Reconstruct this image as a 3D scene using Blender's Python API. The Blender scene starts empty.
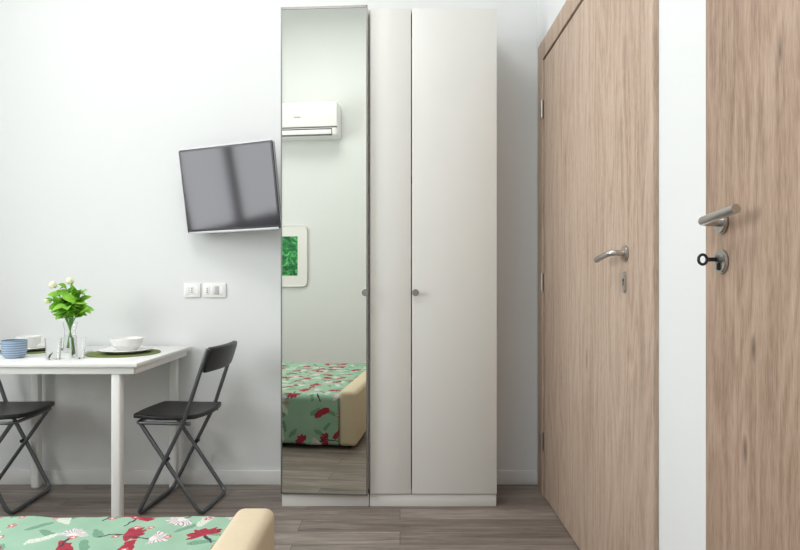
import bpy, bmesh, math, random
from mathutils import Vector, Matrix, noise
random.seed(4)
S = bpy.context.scene
try:
    S.view_settings.view_transform = 'Standard'
    S.view_settings.look = 'None'
except Exception as e:
    print(e)

# ------------------------------------------------------------------ materials
class NT:
    def __init__(s, name):
        s.m = bpy.data.materials.new(name); s.m.use_nodes = True
        s.t = s.m.node_tree; s.n = s.t.nodes; s.l = s.t.links
        s.b = s.n['Principled BSDF']
    def new(s, typ, **kw):
        nd = s.n.new(typ)
        for k, v in kw.items(): setattr(nd, k, v)
        return nd
    def put(s, sock, val):
        if isinstance(val, bpy.types.NodeSocket): s.l.new(val, sock)
        elif val is not None: sock.default_value = val
    def math(s, op, a, b=None, c=None, clamp=False):
        nd = s.new('ShaderNodeMath', operation=op, use_clamp=clamp)
        s.put(nd.inputs[0], a)
        if b is not None: s.put(nd.inputs[1], b)
        if c is not None: s.put(nd.inputs[2], c)
        return nd.outputs[0]
    def mix(s, fac, a, b, blend='MIX'):
        nd = s.new('ShaderNodeMix', data_type='RGBA', blend_type=blend)
        s.put(nd.inputs[0], fac); s.put(nd.inputs[6], a); s.put(nd.inputs[7], b)
        return nd.outputs[2]
    def ramp(s, fac, stops):
        nd = s.new('ShaderNodeValToRGB'); cr = nd.color_ramp
        while len(cr.elements) < len(stops): cr.elements.new(0.5)
        for e, (p, c) in zip(cr.elements, stops):
            e.position = p; e.color = c if len(c) == 4 else (*c, 1)
        s.put(nd.inputs[0], fac); return nd.outputs[0]
    def coords(s, kind='Object', scale=(1, 1, 1), loc=(0, 0, 0)):
        tc = s.new('ShaderNodeTexCoord'); mp = s.new('ShaderNodeMapping')
        mp.inputs['Scale'].default_value = scale; mp.inputs['Location'].default_value = loc
        s.l.new(tc.outputs[kind], mp.inputs[0]); return mp.outputs[0]
    def noise(s, vec, scale=1, detail=3, rough=.5, dist=0):
        nd = s.new('ShaderNodeTexNoise'); s.put(nd.inputs['Vector'], vec)
        nd.inputs['Scale'].default_value = scale; nd.inputs['Detail'].default_value = detail
        nd.inputs['Roughness'].default_value = rough; nd.inputs['Distortion'].default_value = dist
        return nd.outputs[0]
    def bump(s, h, strength=.2, dist=.01):
        nd = s.new('ShaderNodeBump'); nd.inputs['Strength'].default_value = strength
        nd.inputs['Distance'].default_value = dist
        s.put(nd.inputs['Height'], h); s.l.new(nd.outputs[0], s.b.inputs['Normal'])

def lin(r, g, b):
    f = lambda c: ((c/255+.055)/1.055)**2.4 if c > 10 else c/255/12.92
    return (f(r), f(g), f(b), 1)

def simple(name, col, rough=.5, metal=0, var=.04, scale=30, bump=0, trans=0, ior=1.45, spec=.5):
    t = NT(name)
    v = t.coords()
    n = t.noise(v, scale, 3)
    c2 = tuple(max(0, c*(1-var)) for c in col[:3])+(1,)
    t.put(t.b.inputs['Base Color'], t.mix(n, col, c2))
    t.b.inputs['Roughness'].default_value = rough
    t.b.inputs['Metallic'].default_value = metal
    t.b.inputs['Transmission Weight'].default_value = trans
    t.b.inputs['IOR'].default_value = ior
    t.b.inputs['Specular IOR Level'].default_value = spec
    if bump: t.bump(n, bump, .002)
    return t.m

M_wall = simple('wall_paint', lin(234, 236, 236), .9, var=.02, scale=3, bump=.15)
M_ceil = simple('ceiling_paint', lin(242, 242, 242), .95, var=.01)
M_base = simple('baseboard_white', lin(236, 236, 235), .5, var=.01)
M_ward = simple('wardrobe_white', lin(225, 225, 221), .38, var=.01)
M_wardin = simple('wardrobe_carcass', lin(215, 213, 208), .5, var=.01)
M_gap = simple('dark_gap', lin(40, 38, 36), .8)
M_alu = simple('aluminium', lin(150, 148, 146), .35, .9)
M_mirror = simple('mirror_glass', (.74, .76, .70, 1), 0.0, 1, var=0)
M_chrome = simple('brushed_nickel', lin(200, 197, 193), .28, 1)
M_dark = simple('dark_steel', lin(60, 60, 63), .35, .7)
M_tube = simple('chair_tube_grey', lin(112, 116, 120), .3, .75)
M_black = simple('black_plastic', lin(38, 37, 38), .4, var=.1)
M_tvb = simple('tv_bezel', lin(28, 28, 30), .3)
M_tvs = simple('tv_silver_trim', lin(170, 170, 172), .3, .8)
M_table = simple('table_white', lin(242, 242, 240), .35, var=.01)
M_plastic = simple('switch_plastic', lin(246, 246, 244), .35, var=.01)
M_plastic2 = simple('switch_module', lin(190, 190, 192), .35)
M_ceramic = simple('white_ceramic', lin(242, 242, 240), .2, var=.01)
M_glass = simple('clear_glass', (1, 1, 1, 1), .02, var=0, trans=1, ior=1.3)
M_water = simple('water', (.95, 1, .98, 1), 0, var=0, trans=1, ior=1.2)
M_leaf = simple('leaf_green', lin(158, 230, 72), .5, var=.5, scale=22)
M_stem = simple('stem_green', lin(98, 160, 60), .5)
M_petal = simple('petal_cream', lin(244, 248, 214), .6, var=.08)
M_cream = simple('cream_upholstery', lin(228, 212, 182), .8, var=.08, scale=60, bump=.2)
M_curtain = simple('curtain_fabric', lin(226, 224, 216), .9, var=.05, scale=200)
M_ac = simple('ac_plastic', lin(246, 246, 246), .35, var=.01)
M_acd = simple('ac_vent_dark', lin(95, 95, 98), .5)
M_frame = simple('picture_frame_white', lin(244, 243, 240), .4)
M_key = simple('key_metal', lin(150, 148, 146), .3, 1)
M_fill_glow = NT('fill_glow'); M_fill_glow.b.inputs['Emission Color'].default_value = (1, .96, .9, 1)
M_fill_glow.b.inputs['Emission Strength'].default_value = 3; M_fill_glow = M_fill_glow.m  # glowing material for the added, unseen fill fixture
def tv_mat():
    t = NT('tv_screen')
    t.put(t.b.inputs['Base Color'], t.mix(t.noise(t.coords(), 1.5, 1), lin(40, 38, 47), lin(32, 30, 38)))
    t.b.inputs['Roughness'].default_value = .08
    t.b.inputs['Specular IOR Level'].default_value = .5
    return t.m
M_tv = tv_mat()

def wood_door(name, light, mid, dark, seed, knots, kamt, fs=60):
    t = NT(name)
    v1 = t.coords(scale=(6, 6, .7), loc=(seed, seed*2, seed))
    big = t.noise(v1, 1, 2, .5, .2)
    kk = None
    wob = t.math('MULTIPLY', t.math('SUBTRACT', t.noise(t.coords(scale=(30, 30, 8)), 1, 4), .5), .9)
    for (ky, kz, kw, kh) in knots:
        v = t.coords(scale=(0, 1/kw, 1/kh), loc=(0, -ky/kw, -kz/kh))
        ln = t.new('ShaderNodeVectorMath', operation='LENGTH'); t.put(ln.inputs[0], v)
        d = ln.outputs['Value']
        bulge = t.math('DIVIDE', .12, t.math('ADD', 1.0, t.math('MULTIPLY', d, .6)))
        big = t.math('ADD', big, bulge)
        k = t.math('SUBTRACT', 1.15, t.math('ADD', d, wob), clamp=True)
        kk = k if kk is None else t.math('MAXIMUM', kk, k)
    rings = t.math('SINE', t.math('MULTIPLY', big, 75.0))
    rings = t.math('MULTIPLY_ADD', rings, .5, .5)
    fib = t.noise(t.coords(scale=(fs, fs, 3.2), loc=(seed, 0, 0)), 1, 5, .7, .1)
    fine = t.noise(t.coords(scale=(450, 450, 24)), 1, 2, .6)
    patch = t.noise(t.coords(scale=(4, 4, .5), loc=(seed, 3, 1)), 1, 2)
    f = t.math('ADD', t.math('MULTIPLY', fib, .40), t.math('MULTIPLY', rings, .10))
    f = t.math('ADD', f, t.math('MULTIPLY', fine, .50))
    f = t.math('ADD', f, t.math('MULTIPLY', t.math('SUBTRACT', patch, .5), .32))
    c = t.ramp(f, [(.30, dark), (.49, mid), (.68, light)])
    if kk is not None:
        c = t.mix(t.math('MULTIPLY', kk, kamt), c, tuple(x*.32 for x in dark[:3])+(1,))
    t.put(t.b.inputs['Base Color'], c)
    t.b.inputs['Roughness'].default_value = .6
    t.bump(f, .2, .002)
    return t.m
M_door1 = wood_door('oak_veneer_a', lin(206, 186, 168), lin(187, 164, 145), lin(152, 128, 110), 2.3,
                    [(2.32, .78, .012, .05), (2.62, 1.62, .012, .04)], .45, 60)
M_door2 = wood_door('oak_veneer_b', lin(193, 169, 150), lin(172, 146, 126), lin(130, 105, 86), 7.1,
                    [(1.245, .737, .010, .035), (1.215, .95, .008, .03), (1.27, .45, .009, .03), (1.13, 1.52, .008, .03)], .75, 95)

def floor_mat():
    t = NT('laminate_floor')
    v = t.coords()
    br = t.new('ShaderNodeTexBrick'); t.put(br.inputs['Vector'], v)
    br.offset = .37
    br.inputs['Scale'].default_value = 1
    br.inputs['Brick Width'].default_value = 1.2
    br.inputs['Row Height'].default_value = .13
    br.inputs['Mortar Size'].default_value = .0015
    br.inputs['Mortar Smooth'].default_value = .1
    br.inputs['Color1'].default_value = (0, 0, 0, 1); br.inputs['Color2'].default_value = (1, 1, 1, 1)
    br.inputs['Mortar'].default_value = (.5, .5, .5, 1)
    sep = t.new('ShaderNodeSeparateColor'); t.put(sep.inputs[0], br.outputs['Color'])
    pl = sep.outputs[0]
    off = t.new('ShaderNodeCombineXYZ'); t.put(off.inputs[0], t.math('MULTIPLY', pl, 13.0)); t.put(off.inputs[1], t.math('MULTIPLY', pl, 7.0))
    add = t.new('ShaderNodeVectorMath', operation='ADD'); t.put(add.inputs[0], t.coords(scale=(2.2, 26, 1))); t.put(add.inputs[1], off.outputs[0])
    g = t.noise(add.outputs[0], 1, 5, .7, .5)
    g2 = t.noise(t.coords(scale=(10, 170, 1)), 1, 3, .6)
    f = t.math('ADD', t.math('MULTIPLY', g, .65), t.math('MULTIPLY', g2, .25))
    f = t.math('ADD', f, t.math('MULTIPLY', pl, .14))
    c = t.ramp(f, [(.32, lin(92, 82, 75)), (.5, lin(132, 121, 113)), (.68, lin(166, 156, 148))])
    c = t.mix(t.math('MULTIPLY', br.outputs['Fac'], .75), c, lin(66, 57, 51))
    t.put(t.b.inputs['Base Color'], c)
    t.b.inputs['Roughness'].default_value = .45
    t.bump(f, .12, .002)
    return t.m
M_floor = floor_mat()

def spread_mat():
    t = NT('bedspread_floral')
    tc = t.new('ShaderNodeTexCoord')
    uv = tc.outputs['UV']
    base = t.mix(t.noise(uv, 9, 3), lin(138, 178, 152), lin(166, 200, 176))
    col = base
    def layer(col, scale, off, R, kind, ca, cb, prob):
        mp = t.new('ShaderNodeMapping'); mp.inputs['Location'].default_value = off
        mp.inputs['Scale'].default_value = (scale, scale, scale); t.put(mp.inputs[0], uv)
        nz = t.new('ShaderNodeTexNoise'); nz.inputs['Scale'].default_value = 4.5; nz.inputs['Detail'].default_value = 2
        t.put(nz.inputs['Vector'], mp.outputs[0])
        sc = t.new('ShaderNodeVectorMath', operation='MULTIPLY_ADD')
        t.put(sc.inputs[0], nz.outputs['Color']); sc.inputs[1].default_value = (.2, .2, 0)
        t.put(sc.inputs[2], mp.outputs[0])
        vo = t.new('ShaderNodeTexVoronoi', voronoi_dimensions='2D'); vo.inputs['Scale'].default_value = 1
        vo.inputs['Randomness'].default_value = .75
        t.put(vo.inputs['Vector'], sc.outputs[0])
        d = t.new('ShaderNodeVectorMath', operation='SUBTRACT'); t.put(d.inputs[0], sc.outputs[0]); t.put(d.inputs[1], vo.outputs['Position'])
        se = t.new('ShaderNodeSeparateColor'); t.put(se.inputs[0], vo.outputs['Color'])
        ro = t.new('ShaderNodeVectorRotate', rotation_type='Z_AXIS'); t.put(ro.inputs['Vector'], d.outputs[0])
        t.put(ro.inputs['Angle'], t.math('MULTIPLY', se.outputs[0], 6.28))
        xy = t.new('ShaderNodeSeparateXYZ'); t.put(xy.inputs[0], ro.outputs[0])
        x, y = xy.outputs[0], xy.outputs[1]
        r = vo.outputs['Distance']
        ang = t.math('ARCTAN2', y, x)
        on = t.math('LESS_THAN', se.outputs[1], prob)
        if kind == 'fan':
            edge = t.math('ADD', R, t.math('MULTIPLY', t.math('SINE', t.math('MULTIPLY', ang, 11.0)), R*.13))
            m = t.math('MULTIPLY', t.math('LESS_THAN', r, edge), t.math('GREATER_THAN', y, -.03))
            m = t.math('MULTIPLY', m, on)
            rays = t.math('GREATER_THAN', t.math('SINE', t.math('MULTIPLY', ang, 22.0)), .45)
            inner = t.math('MULTIPLY', rays, t.math('GREATER_THAN', r, R*.35))
            c = t.mix(t.math('MULTIPLY', inner, .8), ca, cb)
            col = t.mix(m, col, c)
            st = t.math('MULTIPLY', t.math('LESS_THAN', t.math('ABSOLUTE', x), .022), t.math('LESS_THAN', y, -.03))
            st = t.math('MULTIPLY', t.math('MULTIPLY', st, t.math('LESS_THAN', r, R*1.7)), on)
            col = t.mix(st, col, lin(56, 58, 70))
        elif kind == 'leaf':
            e = t.math('ADD', t.math('POWER', t.math('DIVIDE', x, R), 2.0), t.math('POWER', t.math('DIVIDE', y, R*.33), 2.0))
            m = t.math('MULTIPLY', t.math('LESS_THAN', e, 1.0), on)
            vein = t.math('LESS_THAN', t.math('ABSOLUTE', t.math('SINE', t.math('MULTIPLY', t.math('ADD', x, t.math('ABSOLUTE', y)), 40.0))), .35)
            col = t.mix(m, col, t.mix(vein, ca, cb))
        else:
            edge = t.math('ADD', R, t.math('MULTIPLY', t.math('SINE', t.math('MULTIPLY', ang, 5.0)), R*.3))
            m = t.math('MULTIPLY', t.math('LESS_THAN', r, edge), on)
            c = t.mix(t.math('LESS_THAN', r, R*.4), ca, cb)
            col = t.mix(m, col, c)
        return col
    col = layer(col, 9.0, (3.3, 1.2, 0), .36, 'leaf', lin(108, 152, 126), lin(134, 172, 148), .8)
    col = layer(col, 7.0, (7.3, 2.2, 0), .36, 'leaf', lin(222, 226, 214), lin(160, 178, 172), .4)
    col = layer(col, 6.4, (1.3, 5.2, 0), .36, 'leaf', lin(176, 48, 66), lin(120, 30, 54), .35)
    col = layer(col, 6.6, (.3, .7, 0), .32, 'fan', lin(178, 46, 68), lin(112, 28, 54), .55)
    col = layer(col, 6.2, (5.5, 8.1, 0), .28, 'fan', lin(230, 222, 216), lin(112, 110, 146), .42)
    col = layer(col, 14, (2.5, 4.1, 0), .15, 'flower', lin(206, 100, 108), lin(240, 232, 214), .35)
    t.put(t.b.inputs['Base Color'], col)
    t.b.inputs['Roughness'].default_value = .85
    t.bump(t.noise(uv, 160, 2), .2, .002)
    return t.m
M_spread = spread_mat()

def art_mat():
    t = NT('leaf_art_print')
    v = t.coords(scale=(14, 14, 14))
    n = t.noise(v, 1, 4, .6, 1.5)
    t.put(t.b.inputs['Base Color'], t.ramp(n, [(.35, lin(10, 75, 40)), (.5, lin(30, 140, 70)), (.62, lin(110, 205, 120))]))
    t.b.inputs['Roughness'].default_value = .5
    return t.m
M_art = art_mat()
def placemat_mat():
    t = NT('woven_placemat')
    v = t.coords(scale=(120, 120, 120))
    ch = t.new('ShaderNodeTexChecker'); t.put(ch.inputs[0], v); ch.inputs['Scale'].default_value = 1
    ch.inputs['Color1'].default_value = lin(128, 140, 84); ch.inputs['Color2'].default_value = lin(98, 116, 66)
    t.put(t.b.inputs['Base Color'], ch.outputs[0]); t.b.inputs['Roughness'].default_value = .9
    return t.m
M_mat = placemat_mat()
def cup_mat():
    t = NT('striped_blue_cup')
    w = t.new('ShaderNodeTexWave', wave_type='BANDS', bands_direction='Z'); t.put(w.inputs[0], t.coords()); w.inputs['Scale'].default_value = 30
    t.put(t.b.inputs['Base Color'], t.mix(w.outputs['Fac'], lin(112, 136, 166), lin(170, 188, 206)))
    t.b.inputs['Roughness'].default_value = .3
    return t.m
M_cup = cup_mat()

# ------------------------------------------------------------------ helpers
def link(o, parent=None):
    S.collection.objects.link(o)
    if parent: o.parent = parent
    return o
def group(name):
    e = bpy.data.objects.new(name, None); e.empty_display_size = .05
    return link(e)
def smooth(me, ang=35):
    for p in me.polygons: p.use_smooth = True
    try: me.set_sharp_from_angle(angle=math.radians(ang))
    except Exception: pass
def mesh_obj(name, bm, mat, parent=None, M=None, sm=True):
    if M is not None: bmesh.ops.transform(bm, matrix=M, verts=bm.verts)
    bmesh.ops.recalc_face_normals(bm, faces=bm.faces)
    me = bpy.data.meshes.new(name); bm.to_mesh(me); bm.free()
    me.materials.append(mat)
    if sm: smooth(me)
    return link(bpy.data.objects.new(name, me), parent)
def box(name, x0, x1, y0, y1, z0, z1, mat, parent=None, bev=0, seg=2, M=None):
    bm = bmesh.new(); bmesh.ops.create_cube(bm, size=1)
    for v in bm.verts:
        v.co = Vector(((x0+x1)/2+v.co.x*(x1-x0), (y0+y1)/2+v.co.y*(y1-y0), (z0+z1)/2+v.co.z*(z1-z0)))
    if bev: bmesh.ops.bevel(bm, geom=bm.edges[:], offset=bev, segments=seg, profile=.5, affect='EDGES')
    return mesh_obj(name, bm, mat, parent, M, sm=bool(bev))
def cyl(name, a, b, r, mat, parent=None, seg=28, bev=0, r2=None, M=None):
    a = Vector(a); b = Vector(b); d = b-a
    bm = bmesh.new()
    bmesh.ops.create_cone(bm, cap_ends=True, segments=seg, radius1=r, radius2=r if r2 is None else r2, depth=d.length)
    if bev:
        es = [e for e in bm.edges if len(e.link_faces) == 2 and any(len(f.verts) > 4 for f in e.link_faces)]
        bmesh.ops.bevel(bm, geom=es, offset=bev, segments=2, affect='EDGES')
    R = d.to_track_quat('Z', 'Y').to_matrix().to_4x4()
    bmesh.ops.transform(bm, matrix=Matrix.Translation((a+b)/2) @ R, verts=bm.verts)
    return mesh_obj(name, bm, mat, parent, M)
def lathe(name, prof, c, mat, parent=None, seg=40):
    bm = bmesh.new(); rings = []
    for r, z in prof:
        if r < 1e-5: rings.append([bm.verts.new((c[0], c[1], c[2]+z))])
        else: rings.append([bm.verts.new((c[0]+r*math.cos(2*math.pi*i/seg), c[1]+r*math.sin(2*math.pi*i/seg), c[2]+z)) for i in range(seg)])
    for A, B in zip(rings, rings[1:]):
        for i in range(seg):
            j = (i+1) % seg
            if len(A) == 1 and len(B) == 1: continue
            if len(A) == 1: bm.faces.new((A[0], B[i], B[j]))
            elif len(B) == 1: bm.faces.new((A[i], A[j], B[0]))
            else: bm.faces.new((A[i], A[j], B[j], B[i]))
    return mesh_obj(name, bm, mat, parent)
def fillet(pts, rad, closed=False, n=6):
    pts = [Vector(p) for p in pts]; out = []
    N = len(pts)
    for i, p in enumerate(pts):
        if not closed and (i == 0 or i == N-1): out.append(p); continue
        a = pts[(i-1) % N]; b = pts[(i+1) % N]
        r = min(rad, (a-p).length*.45, (b-p).length*.45)
        p0 = p+(a-p).normalized()*r; p1 = p+(b-p).normalized()*r
        for k in range(n+1):
            u = k/n
            out.append(p0*(1-u)**2+p*2*u*(1-u)+p1*u*u)
    return out
def tube(name, pts, r, mat, parent=None, rad=.04, seg=14, M=None, closed=False):
    P = fillet(pts, rad, closed) if rad else [Vector(p) for p in pts]
    cu = bpy.data.curves.new(name, 'CURVE'); cu.dimensions = '3D'
    cu.bevel_depth = r; cu.bevel_resolution = 4; cu.use_fill_caps = True
    sp = cu.splines.new('POLY'); sp.points.add(len(P)-1); sp.use_cyclic_u = closed
    for q, p in zip(sp.points, P): q.co = (*p, 1)
    tmp = bpy.data.objects.new('tmp_'+name, cu); S.collection.objects.link(tmp)
    bpy.context.view_layer.update()
    me = bpy.data.meshes.new_from_object(tmp.evaluated_get(bpy.context.evaluated_depsgraph_get()))
    bpy.data.objects.remove(tmp); me.name = name
    me.materials.clear(); me.materials.append(mat)
    if M is not None: me.transform(M)
    smooth(me, 50)
    return link(bpy.data.objects.new(name, me), parent)
def rrect(w, h, r, n=6):
    pts = []
    for cx, cy, a0 in ((w/2-r, h/2-r, 0), (-w/2+r, h/2-r, 90), (-w/2+r, -h/2+r, 180), (w/2-r, -h/2+r, 270)):
        for k in range(n+1):
            a = math.radians(a0+90*k/n); pts.append((cx+r*math.cos(a), cy+r*math.sin(a)))
    return pts
def slab(name, pts2, z0, z1, mat, parent=None, M=None, bev=.003):
    bm = bmesh.new()
    f = bm.faces.new([bm.verts.new((x, y, z0)) for x, y in pts2])
    r = bmesh.ops.extrude_face_region(bm, geom=[f])
    for v in r['geom']:
        if isinstance(v, bmesh.types.BMVert): v.co.z = z1
    if bev:
        es = [e for e in bm.edges if any(len(f.verts) > 6 for f in e.link_faces)]
        bmesh.ops.bevel(bm, geom=es, offset=bev, segments=2, affect='EDGES')
    return mesh_obj(name, bm, mat, parent, M)

# ------------------------------------------------------------------ room shell
XL, XR, YB, YF, ZC = -3.0, .732, 3.206, -.30, 3.9
T = .12
box('floor', XL-T, XR+T, YF-T, YB+T, -.1, 0, M_floor)
box('ceiling', XL-T, XR+T, YF-T, YB+T, ZC, ZC+.1, M_ceil)
box('wall_back', XL-T, XR+T, YB, YB+T, 0, ZC, M_wall)
box('wall_front', XL-T, XR+T, YF-T, YF, 0, ZC, M_wall)
box('wall_right', XR, XR+T, YF, YB, 0, ZC, M_wall)
wl = group('wall_left')
box('below', XL-T, XL, YF, YB, 0, .9, M_wall, wl)
box('above', XL-T, XL, YF, YB, 3.2, ZC, M_wall, wl)
box('side_a', XL-T, XL, YF, .4, .9, 3.2, M_wall, wl)
box('side_b', XL-T, XL, 2.4, YB, .9, 3.2, M_wall, wl)
wi = group('window_1')
for nm, y0, y1, z0, z1 in (('stile_l', .4, .46, .9, 3.2), ('stile_r', 2.34, 2.4, .9, 3.2), ('mullion', 1.36, 1.44, .96, 3.14), ('rail_top', .46, 2.34, 3.14, 3.2), ('rail_bottom', .46, 2.34, .9, .96)):
    box(nm, XL-.09, XL-.03, y0, y1, z0, z1, M_base, wi)
box('sill', XL-.02, XL+.05, .36, 2.44, .875, .9, M_base, wi)
def curtain(y0, y1):
    g = group('window_curtain')
    bm = bmesh.new(); N = 120; rows = []
    for z in [.12+ (3.3-.12)*k/16 for k in range(17)]:
        rows.append([bm.verts.new((XL+.10+.028*math.sin((y0+(y1-y0)*i/N)*88+.5*math.sin(z*1.5)), y0+(y1-y0)*i/N, z)) for i in range(N+1)])
    for A, B in zip(rows, rows[1:]):
        for i in range(N): bm.faces.new((A[i], A[i+1], B[i+1], B[i]))
    mesh_obj('pleated_cloth', bm, M_curtain, g)
    cyl('rod', (XL+.10, y0-.04, 3.32), (XL+.10, y1+.04, 3.32), .012, M_chrome, g)
    for y in (y0-.02, y1+.02): cyl('bracket', (XL, y, 3.32), (XL+.10, y, 3.32), .008, M_chrome, g)
curtain(.22, .72); curtain(2.02, 2.55)
box('baseboard_back', XL, XR, YB-.012, YB, 0, .075, M_base, bev=.003)
box('baseboard_right', XR-.012, XR, 1.47, 1.685, 0, .075, M_base, bev=.003)
box('baseboard_front', XL, XR, YF, YF+.012, 0, .075, M_base, bev=.003)

# ------------------------------------------------------------------ door 1 (far)
d1 = group('door_1')
ztop = 2.295
XE = XR
box('casing_far', XR-.016, XE, 3.02, 3.115, 0, ztop, M_door1, d1, bev=.002)
box('casing_near', XR-.016, XE, 1.696, 1.80, 0, ztop, M_door1, d1, bev=.002)
box('casing_top', XR-.016, XE, 1.80, 3.02, ztop-.095, ztop, M_door1, d1, bev=.002)
box('leaf', XR-.010, XE, 1.808, 3.012, .006, ztop-.103, M_door1, d1, bev=.002)
box('gap', XR-.003, XE, 1.79, 3.03, 0, ztop-.09, M_gap, d1)
for i, z in enumerate((.28, 1.08, 1.95)):
    cyl('hinge_%d' % i, (XR-.018, 3.018, z-.045), (XR-.018, 3.018, z+.045), .008, M_chrome, d1, bev=.002)
def lever(par, y, z, X, ydir, L, dz):
    f = XR-.010 if par is d1 else XR-.016
    cyl('rosette', (f+.001, y, z), (f-.009, y, z), .026, M_chrome, par, seg=40, bev=.003)
    tube('lever_handle', [(f-.005, y, z), (X, y, z+.001), (X-.002, y+ydir*L*.5, z+dz*.45), (X+.002, y+ydir*L, z+dz)], .0098, M_chrome, par, rad=.02)
lever(d1, 1.918, 1.176, XR-.058, 1, .145, -.018)
slab('key_escutcheon', rrect(.026, .068, .0125), 0, .006, M_chrome, d1,
     M=Matrix.Translation((XR-.010, 1.925, 1.083)) @ Matrix.Rotation(math.radians(-90), 4, 'Y') @ Matrix.Rotation(math.radians(90), 4, 'Z'), bev=.002)
cyl('keyhole', (XR-.0167, 1.925, 1.09), (XR-.0155, 1.925, 1.09), .005, M_gap, d1)
box('keyhole_slot', XR-.0167, XR-.0155, 1.923, 1.927, 1.072, 1.09, M_gap, d1)

# ------------------------------------------------------------------ door 2 (near)
d2 = group('door_2')
box('leaf', XR-.016, XE, .42, 1.407, .006, 2.295, M_door2, d2, bev=.0025)
box('gap', XR-.003, XE, .40, 1.412, 0, 2.30, M_gap, d2)
box('casing_near', XR-.016, XE, .32, .416, 0, 2.37, M_door2, d2, bev=.002)
lever(d2, 1.332, 1.218, XR-.066, -1, .14, .014)
cyl('lock_rosette', (XR-.015, 1.332, 1.131), (XR-.024, 1.332, 1.131), .027, M_chrome, d2, seg=40, bev=.003)
cyl('lock_cylinder', (XR-.022, 1.332, 1.136), (XR-.030, 1.332, 1.136), .0095, M_key, d2, bev=.001)
box('lock_slot', XR-.028, XR-.0225, 1.328, 1.336, 1.112, 1.130, M_gap, d2, bev=.001)
box('key_blade', XR-.052, XR-.028, 1.3305, 1.3335, 1.131, 1.140, M_dark, d2)
tube('key_bow', [(XR-.060+.0095*math.cos(a*math.pi/8), 1.332, 1.1355+.011*math.sin(a*math.pi/8)) for a in range(16)], .0032, M_dark, d2, rad=0, closed=True)
for i, z in enumerate((.3, 1.15, 2.0)):
    cyl('hinge_%d' % i, (XR-.022, .418, z-.045), (XR-.022, .418, z+.045), .009, M_chrome, d2)

# ------------------------------------------------------------------ wardrobe
w = group('wardrobe')
wx0, wx1, wyf, wz = -.571, .466, 2.881, 2.396
yc = wyf+.021
box('side_left', wx0, wx0+.018, yc, YB-.014, .0, wz, M_wardin, w, bev=.001)
box('side_right', wx1-.018, wx1, yc, YB-.014, .0, wz, M_wardin, w, bev=.001)
box('divider', -.157, -.139, yc, YB-.014, .063, wz-.018, M_wardin, w)
box('top_panel', wx0+.018, wx1-.018, yc, YB-.014, wz-.018, wz, M_wardin, w)
box('bottom_panel', wx0+.018, wx1-.018, yc, YB-.014, .06, .078, M_wardin, w)
box('back_panel', wx0+.018, wx1-.018, YB-.022, YB-.016, .06, wz-.018, M_wardin, w)
box('plinth_left', wx0+.003, -.150, yc-.012, yc+.006, 0, .058, M_ward, w, bev=.001)
box('plinth_right', -.146, wx1-.003, yc-.012, yc+.006, 0, .058, M_ward, w, bev=.001)
for i in range(3):
    box('shelf_%d' % i, -.139, wx1-.018, yc+.01, YB-.022, .6+i*.5, .618+i*.5, M_wardin, w)
box('door_middle', -.1435, .0525, wyf, yc-.002, .063, wz-.002, M_ward, w, bev=.0015)
box('door_right', .0575, wx1-.001, wyf, yc-.002, .063, wz-.002, M_ward, w, bev=.0015)
MA = math.radians(-3.4)
MM = Matrix.Translation((wx0, yc-.002, 0)) @ Matrix.Rotation(MA, 4, 'Z')
dw = .418
box('mirror_door_core', .0, dw, -.016, 0, .063, wz+.003, M_ward, w, M=MM)
box('mirror_pane', .006, dw-.006, -.0185, -.016, .072, wz-.008, M_mirror, w, M=MM)
for nm, a, b, z0, z1 in (('frame_l', 0, .006, .063, wz+.003), ('frame_r', dw-.006, dw, .063, wz+.003), ('frame_t', 0, dw, wz-.008, wz+.003), ('frame_b', 0, dw, .063, .072)):
    box('mirror_'+nm, a, b, -.021, -.015, z0, z1, M_alu, w, M=MM)
def knob(x, z, M=None, y=wyf):
    cyl('knob_stem', (x, y+.002, z), (x, y-.018, z), .006, M_chrome, w, M=M)
    cyl('knob_head', (x, y-.018, z), (x, y-.026, z), .015, M_alu, w, M=M, bev=.002, r2=.017)
knob(dw-.008, 1.03, MM, -.021)
knob(.074, 1.03)

# ------------------------------------------------------------------ television
tv = group('television')
u = Vector((.53, -.19, .012)).normalized()
nh = Vector((-.19, -.53, 0)).normalized()
p = math.radians(8.5)
n = (nh*math.cos(p) - Vector((0, 0, 1))*math.sin(p))
v = n.cross(u).normalized(); n = u.cross(v).normalized()
TM = Matrix.Translation((-.862, 3.012, 1.548)) @ Matrix((u, v, n)).transposed().to_4x4()
hw, hh = .278, .214
slab('housing', rrect(2*hw, 2*hh, .012), -.022, 0, M_tvb, tv, M=TM)
slab('screen', rrect(2*hw-.022, 2*hh-.030, .003), -.002, .0012, M_tv, tv, M=TM @ Matrix.Translation((0, .005, 0)), bev=0)
slab('edge_trim', rrect(2*hw+.004, 2*hh+.004, .013), -.014, -.004, M_tvs, tv, M=TM, bev=.001)
box('bottom_trim', -hw+.01, hw-.01, -hh+.001, -hh+.009, -.001, .002, M_tvs, tv, M=TM)
slab('rear_bulge', rrect(.36, .24, .03), -.042, -.020, M_tvb, tv, M=TM)
slab('vesa_plate', rrect(.12, .12, .01), -.055, -.042, M_dark, tv, M=TM)
bc = TM @ Vector((0, 0, -.052))
cyl('mount_arm', bc, (-.80, 3.18, 1.56), .016, M_dark, tv)
box('wall_plate', -.84, -.76, 3.17, YB, 1.48, 1.64, M_dark, tv, bev=.003)

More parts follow.
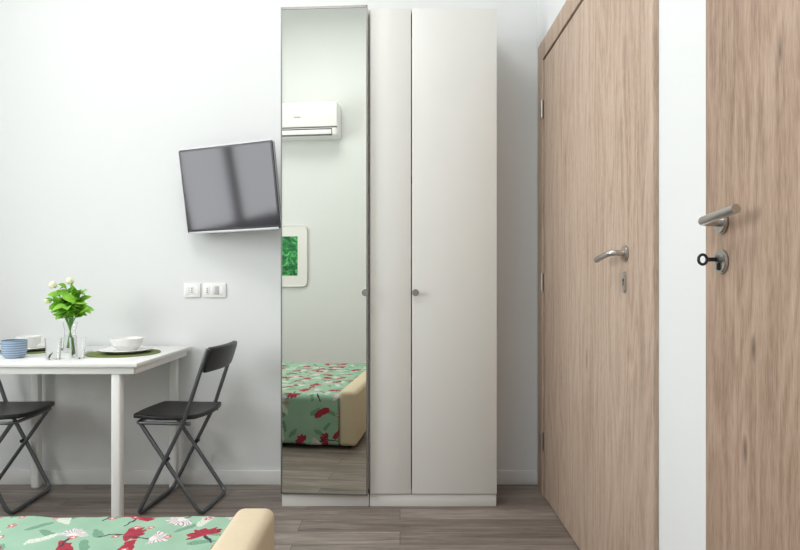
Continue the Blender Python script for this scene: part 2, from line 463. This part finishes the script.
# ------------------------------------------------------------------ switches and sockets
def plate(name, px, z, wd, mods):
    g = group(name)
    box('plate', px-wd/2, px+wd/2, YB-.009, YB, z-.038, z+.038, M_plastic, g, bev=.003)
    for i, m in enumerate(mods):
        cx = px+(i-(len(mods)-1)/2)*.026
        box('module_%d' % i, cx-.011, cx+.011, YB-.0115, YB-.008, z-.022, z+.022, M_plastic2 if m == 1 else M_plastic, g, bev=.001)
        if m == 2:
            for k in (-1, 0, 1):
                cyl('hole', (cx, YB-.0122, z+k*.011), (cx, YB-.011, z+k*.011), .003, M_gap, g)
    return g
plate('light_switch', -1.108, 1.035, .088, (0, 2, 0))
plate('wall_socket', -.988, 1.035, .120, (2, 0, 1, 0))

# ------------------------------------------------------------------ dining table
tb = group('dining_table')
tx0, tx1, ty0, ty1 = -1.995, -1.105, 2.52, 3.188
box('top', tx0, tx1, ty0, ty1, .722, .74, M_table, tb, bev=.004)
box('apron_front', tx0+.02, tx1-.02, ty0+.014, ty0+.03, .692, .722, M_table, tb, bev=.002)
box('apron_back', tx0+.02, tx1-.02, ty1-.03, ty1-.014, .692, .722, M_table, tb, bev=.002)
box('apron_left', tx0+.014, tx0+.03, ty0+.03, ty1-.03, .692, .722, M_table, tb, bev=.002)
box('apron_right', tx1-.03, tx1-.014, ty0+.03, ty1-.03, .692, .722, M_table, tb, bev=.002)
for i, (x, y) in enumerate(((-1.205, 2.56), (-1.185, 3.145), (-1.905, 2.56), (-1.905, 3.145))):
    box('leg_%d' % (i+1), x-.02, x+.02, y-.02, y+.02, .006, .722, M_table, tb, bev=.007, seg=3)
    cyl('foot_%d' % (i+1), (x, y, 0), (x, y, .007), .016, M_plastic2, tb)

# ------------------------------------------------------------------ folding chairs
def chair(mirror):
    g = group('folding_chair')
    def q(x, y, z):
        return (-3.00-x, y, z) if mirror else (x, y, z)
    c0 = Vector(q(-1.05, 2.93, 0))
    R = Matrix.Translation(c0) @ Matrix.Rotation(math.radians(-5 if not mirror else 2), 4, 'Z') @ Matrix.Translation(-c0)
    ya, yb = 2.755, 3.105
    r = .0095
    tube('back_frame', [q(-.862, ya, .775), q(-.975, ya, .44), q(-1.195, ya, .011), q(-1.195, yb, .011), q(-.975, yb, .44), q(-.862, yb, .775)], r, M_tube, g, rad=.035, M=R)
    i = .022
    tube('leg_frame', [q(-1.195, ya+i, .425), q(-1.15, ya+i, .36), q(-.905, ya+i, .010), q(-.905, yb-i, .010), q(-1.15, yb-i, .36), q(-1.195, yb-i, .425)], r, M_tube, g, rad=.035, M=R)
    tube('seat_rail', [q(-.95, ya+.012, .428), q(-1.21, ya+.012, .428), q(-1.21, yb-.012, .428), q(-.95, yb-.012, .428)], .008, M_tube, g, rad=.03, M=R)
    for y in (ya+.011, yb-.011):
        cyl('pivot', q(-1.06, y-.012, .262), q(-1.06, y+.012, .262), .009, M_dark, g, M=R)
    bm = bmesh.new(); N = 16; top = {}; rw, rd = .172, .172
    for a in range(N+1):
        for b in range(N+1):
            s_, t_ = a/N*2-1, b/N*2-1
            X = s_*math.sqrt(1-t_*t_*.22); Y = t_*math.sqrt(1-s_*s_*.22)
            zz = .447 + .010*(X*X) + .006*Y*Y - .012*max(0, -X-.7)
            x_, y_, z_ = q(-1.078+X*rd, (ya+yb)/2+Y*rw, zz)
            top[a, b] = bm.verts.new((x_, y_, z_))
    for a in range(N):
        for b in range(N):
            bm.faces.new((top[a, b], top[a+1, b], top[a+1, b+1], top[a, b+1]))
    o = mesh_obj('seat', bm, M_black, g, M=R)
    md = o.modifiers.new('t', 'SOLIDIFY'); md.thickness = .02; md.offset = 0
    md = o.modifiers.new('b', 'BEVEL'); md.width = .005; md.segments = 2
    bm = bmesh.new(); A, B = 14, 6; gr = {}
    for a in range(A+1):
        for b in range(B+1):
            t_ = a/A*2-1; s_ = b/B
            x_ = -.893+.036*s_ + .022*(1-t_*t_)
            half = (yb-ya)/2 - .002 - .012*(abs(2*s_-1)**4)
            gr[a, b] = bm.verts.new(q(x_, (ya+yb)/2+t_*half, .665+.115*s_))
    for a in range(A):
        for b in range(B):
            bm.faces.new((gr[a, b], gr[a+1, b], gr[a+1, b+1], gr[a, b+1]))
    o = mesh_obj('backrest', bm, M_black, g, M=R)
    md = o.modifiers.new('t', 'SOLIDIFY'); md.thickness = .024; md.offset = 0
    md = o.modifiers.new('b', 'BEVEL'); md.width = .006; md.segments = 2
    return g
chair(False); chair(True)

# ------------------------------------------------------------------ tableware
zt = .7405
def placemat(x, y, r):
    g = group('placemat')
    lathe('woven_disc', [(0, 0), (r, 0), (r+.001, .002), (r, .004), (0, .004)], (x, y, zt), M_mat, g)
placemat(-1.318, 2.86, .165)
placemat(-1.83, 2.95, .15)
def plate_dish(x, y, r, z):
    g = group('dinner_plate')
    lathe('dish', [(0, 0), (r*.55, 0), (r*.7, .004), (r, .016), (r-.002, .019), (r*.68, .008), (r*.5, .005), (0, .005)], (x, y, z), M_ceramic, g)
plate_dish(-1.305, 2.86, .118, zt+.0045)
plate_dish(-1.83, 2.95, .11, zt+.0045)
def bowl(x, y, z, k=1.0):
    g = group('serving_bowl')
    lathe('bowl', [(0, 0), (.035*k, 0), (.04*k, .006), (.066*k, .03), (.072*k, .062), (.0695*k, .063), (.062*k, .033), (.036*k, .012), (0, .010)], (x, y, z), M_ceramic, g)
bowl(-1.30, 2.86, zt+.0105)
bowl(-1.83, 2.95, zt+.0105, .8)
g = group('coffee_mug')
lathe('body', [(0, 0), (.036, 0), (.046, .012), (.051, .045), (.051, .080), (.048, .080), (.047, .045), (.042, .014), (0, .006)], (-1.735, 2.70, zt), M_cup, g)
tube('handle', [(-1.775, 2.68, zt+.065), (-1.808, 2.67, zt+.062), (-1.808, 2.67, zt+.025), (-1.773, 2.68, zt+.02)], .005, M_cup, g, rad=.02)
def glass(x, y):
    g = group('drinking_glass')
    lathe('tumbler', [(0, 0), (.026, 0), (.028, .004), (.034, .095), (.0325, .095), (.0265, .008), (0, .007)], (x, y, zt), M_glass, g, 32)
glass(-1.435, 2.67); glass(-1.525, 2.64)
g = group('fork')
box('handle', -1.515, -1.508, 2.76, 2.88, zt, zt+.003, M_chrome, g, bev=.001)
box('head', -1.522, -1.501, 2.88, 2.90, zt, zt+.003, M_chrome, g, bev=.001)
for k in range(4):
    box('tine_%d' % k, -1.522+k*.006, -1.519+k*.006, 2.90, 2.94, zt, zt+.003, M_chrome, g)

fv = group('flower_vase')
vx, vy = -1.605, 2.92
lathe('vase', [(0, 0), (.028, 0), (.031, .01), (.028, .07), (.024, .10), (.034, .145), (.032, .145), (.022, .10), (.026, .07), (.029, .014), (0, .012)], (vx, vy, zt), M_glass, fv)
lathe('water', [(0, .0135), (.0282, .0145), (.0252, .07), (.0242, .08), (0, .08)], (vx, vy, zt), M_water, fv)
bmL = bmesh.new(); bmF = bmesh.new()
def leaf(bm, base, d, L, W):
    d = d.normalized(); side = d.cross(Vector((random.uniform(-.9, .9), random.uniform(-1.4, 0), .8))).normalized()
    up = side.cross(d).normalized(); prev = None; K = 6
    for k in range(K+1):
        s_ = k/K; wd = W*math.sin(math.pi*min(1, s_*.93+.05))**.8
        c = base+d*L*s_+up*(-L*.35*s_*s_)
        row = [bm.verts.new(c+side*wd+up*wd*.35), bm.verts.new(c), bm.verts.new(c-side*wd+up*wd*.35)]
        if prev:
            bm.faces.new((prev[0], prev[1], row[1], row[0])); bm.faces.new((prev[1], prev[2], row[2], row[1]))
        prev = row
tips = [(-.075, -.02, .27), (-.02, .0, .31), (.035, .03, .29), (.065, -.01, .22), (-.07, .04, .2), (.01, -.05, .23), (.05, -.04, .255), (-.03, -.04, .25), (.0, .05, .26), (-.05, -.02, .30), (.02, -.02, .30)]
for k, (dx, dy, dz) in enumerate(tips):
    a = Vector((vx-dx*.2, vy-dy*.2, zt+.02)); m_ = Vector((vx+dx*.1, vy+dy*.1, zt+.14)); b = Vector((vx+dx, vy+dy, zt+dz))
    tube('stem_%d' % k, [a, m_, b], .0025, M_stem, fv, rad=.06)
    for j in range(10):
        s_ = random.uniform(.3, 1); pnt = m_.lerp(b, s_)
        ang = random.uniform(0, 6.28)
        d = Vector((math.cos(ang), math.sin(ang), random.uniform(-.1, .9)))
        leaf(bmL, pnt, d, random.uniform(.045, .07), random.uniform(.017, .026))
def bloom(c, R):
    for k in range(26):
        ph = math.acos(1-1.75*(k+.5)/26); th = k*2.4
        d = Vector((math.sin(ph)*math.cos(th), math.sin(ph)*math.sin(th), math.cos(ph)))
        q_ = c+d*R*.8
        mt = Matrix.Translation(q_) @ d.to_track_quat('Z', 'Y').to_matrix().to_4x4() @ Matrix.Diagonal((1, 1, .4, 1))
        bmesh.ops.create_icosphere(bmF, subdivisions=2, radius=R*.36, matrix=mt)
for c, R in (((vx-.055, vy-.05, zt+.325), .020), ((vx+.0, vy, zt+.345), .020), ((vx-.085, vy-.04, zt+.25), .018)):
    bloom(Vector(c), R)
mesh_obj('leaves', bmL, M_leaf, fv); mesh_obj('blossoms', bmF, M_petal, fv)

# ------------------------------------------------------------------ sofa bed
sb = group('sofa_bed')
ax0, ax1, by1 = -.515, -.392, 1.90
DZ = .018
box('armrest', ax0, ax1, .42, by1, .02, .376, M_cream, sb, bev=.030, seg=5)
box('base', -2.35, ax0+.01, .45, 1.82, .05, .20, M_cream, sb, bev=.01)
box('mattress', -2.34, ax0+.004, .46, 1.86, .20, .318+DZ, M_cream, sb, bev=.03, seg=4)
for i, (x, y) in enumerate(((-.45, .5), (-.45, 1.8), (-2.28, .5), (-2.28, 1.78))):
    cyl('foot_%d' % i, (x, y, 0), (x, y, .055), .02, M_black, sb)
prof = []
for k in range(41): prof.append((.44+(1.865-.44)*k/40, .33+DZ, 0))
for k in range(1, 9):
    a = math.pi/2*k/8; prof.append((1.865+.035*math.sin(a), .295+DZ+.035*math.cos(a), .15*k/8))
for k in range(1, 19): prof.append((1.90+.004*k/18, .295+DZ-.28*k/18, .15+.85*k/18))
bm = bmesh.new(); uvl = bm.loops.layers.uv.new('UVMap'); NX = 170; rows = []; arc = 0; pv = None
xs = [-2.42+(ax0+.006+2.42)*i/NX for i in range(NX+1)]
for (y, z, h) in prof:
    if pv: arc += math.hypot(y-pv[0], z-pv[1])
    pv = (y, z)
    row = []
    for x in xs:
        n1 = noise.noise(Vector((x*5, y*5, 3)))*.008*(1-h) + noise.noise(Vector((x*16, y*14, 7)))*.004
        rip = (math.sin(x*27+math.sin(x*6)*2)*.5+noise.noise(Vector((x*9, 1, 2)))*.8)*.018*h
        zz = z+n1*(1-h) + (noise.noise(Vector((x*4, 0, 9)))*.01*h)
        if x < -2.35: zz = min(zz, z-(-2.35-x)*1.5)
        row.append((bm.verts.new((x, y+rip, zz)), (x, arc)))
    rows.append(row)
for A, B in zip(rows, rows[1:]):
    for i in range(NX):
        f = bm.faces.new((A[i][0], A[i+1][0], B[i+1][0], B[i][0]))
        for lp, uvv in zip(f.loops, (A[i][1], A[i+1][1], B[i+1][1], B[i][1])): lp[uvl].uv = uvv
o = mesh_obj('bedspread', bm, M_spread, sb)
md = o.modifiers.new('t', 'SOLIDIFY'); md.thickness = .006; md.offset = 0

# ------------------------------------------------------------------ opposite wall things (seen in the mirror)
ac = group('air_conditioner')
A1 = -.97; A0 = A1-.85
box('body', A0, A1, YF, YF+.20, 2.51, 2.85, M_ac, ac, bev=.025, seg=4)
box('front_panel', A0+.004, A1-.004, YF+.185, YF+.208, 2.60, 2.845, M_ac, ac, bev=.008, seg=3)
box('panel_seam', A0+.006, A1-.006, YF+.17, YF+.2015, 2.590, 2.600, M_acd, ac)
box('louvre', A0+.03, A1-.06, YF+.15, YF+.206, 2.525, 2.572, M_ac, ac, bev=.006)
box('vent_slot', A0+.025, A1-.055, YF+.15, YF+.2025, 2.514, 2.583, M_acd, ac)
box('badge', A1-.44, A1-.37, YF+.208, YF+.2095, 2.69, 2.705, M_plastic2, ac)

pf = group('framed_picture')
fx1, fz0, fz1 = -1.325, 1.02, 1.65; fw = .62
cxp, czp = fx1-fw/2, (fz0+fz1)/2
PM = Matrix.Translation((cxp, YF+.001, czp)) @ Matrix.Rotation(math.radians(-90), 4, 'X')
slab('frame', rrect(fw, fz1-fz0, .05), 0, .02, M_frame, pf, M=PM, bev=.004)
slab('print', rrect(fw-.2, .40, .004), .02, .022, M_art, pf, M=PM, bev=0)
tube('rim', [(*q_, .02) for q_ in rrect(fw-.01, fz1-fz0-.01, .045)], .005, M_frame, pf, rad=0, M=PM, closed=True)

# ------------------------------------------------------------------ lighting
cl = group('added_fill_fixture')  # fixture added out of view, only to give the room more fill
lathe('fill_disc', [(0, -.09), (.12, -.085), (.2, -.05), (.22, -.012)], (-1.0, 1.2, ZC), M_fill_glow, cl)
lathe('rim', [(.21, -.014), (.235, -.014), (.235, 0), (.0, 0)], (-1.0, 1.2, ZC), M_chrome, cl)
def area(name, loc, rot, sx, sy, e, col=(1, 1, 1)):
    L = bpy.data.lights.new(name, 'AREA'); L.shape = 'RECTANGLE'; L.size = sx; L.size_y = sy; L.energy = e; L.color = col
    o = bpy.data.objects.new(name, L); o.location = loc; o.rotation_euler = rot; return link(o)
area('window_daylight', (XL-.2, 1.4, 2.05), (0, math.radians(-90), 0), 2.2, 1.9, 88, (.97, .985, 1))
area('added_fill_light', (-1.0, 1.2, ZC-.12), (0, 0, 0), 1.2, 1.2, 35, (1, .99, .975))  # added fill light shining down from below the unseen fixture
W = bpy.data.worlds.new('world'); S.world = W; W.use_nodes = True
W.node_tree.nodes['Background'].inputs[0].default_value = (.92, .96, 1, 1)
W.node_tree.nodes['Background'].inputs[1].default_value = 1.2

# ------------------------------------------------------------------ camera
cam = bpy.data.cameras.new('camera'); co = bpy.data.objects.new('camera', cam); link(co)
cam.sensor_width = 36; cam.lens = 27; cam.shift_y = 5/800
co.location = (0, 0, 1.09); co.rotation_euler = (math.radians(90), 0, 0)
cam.clip_start = .02
S.camera = co
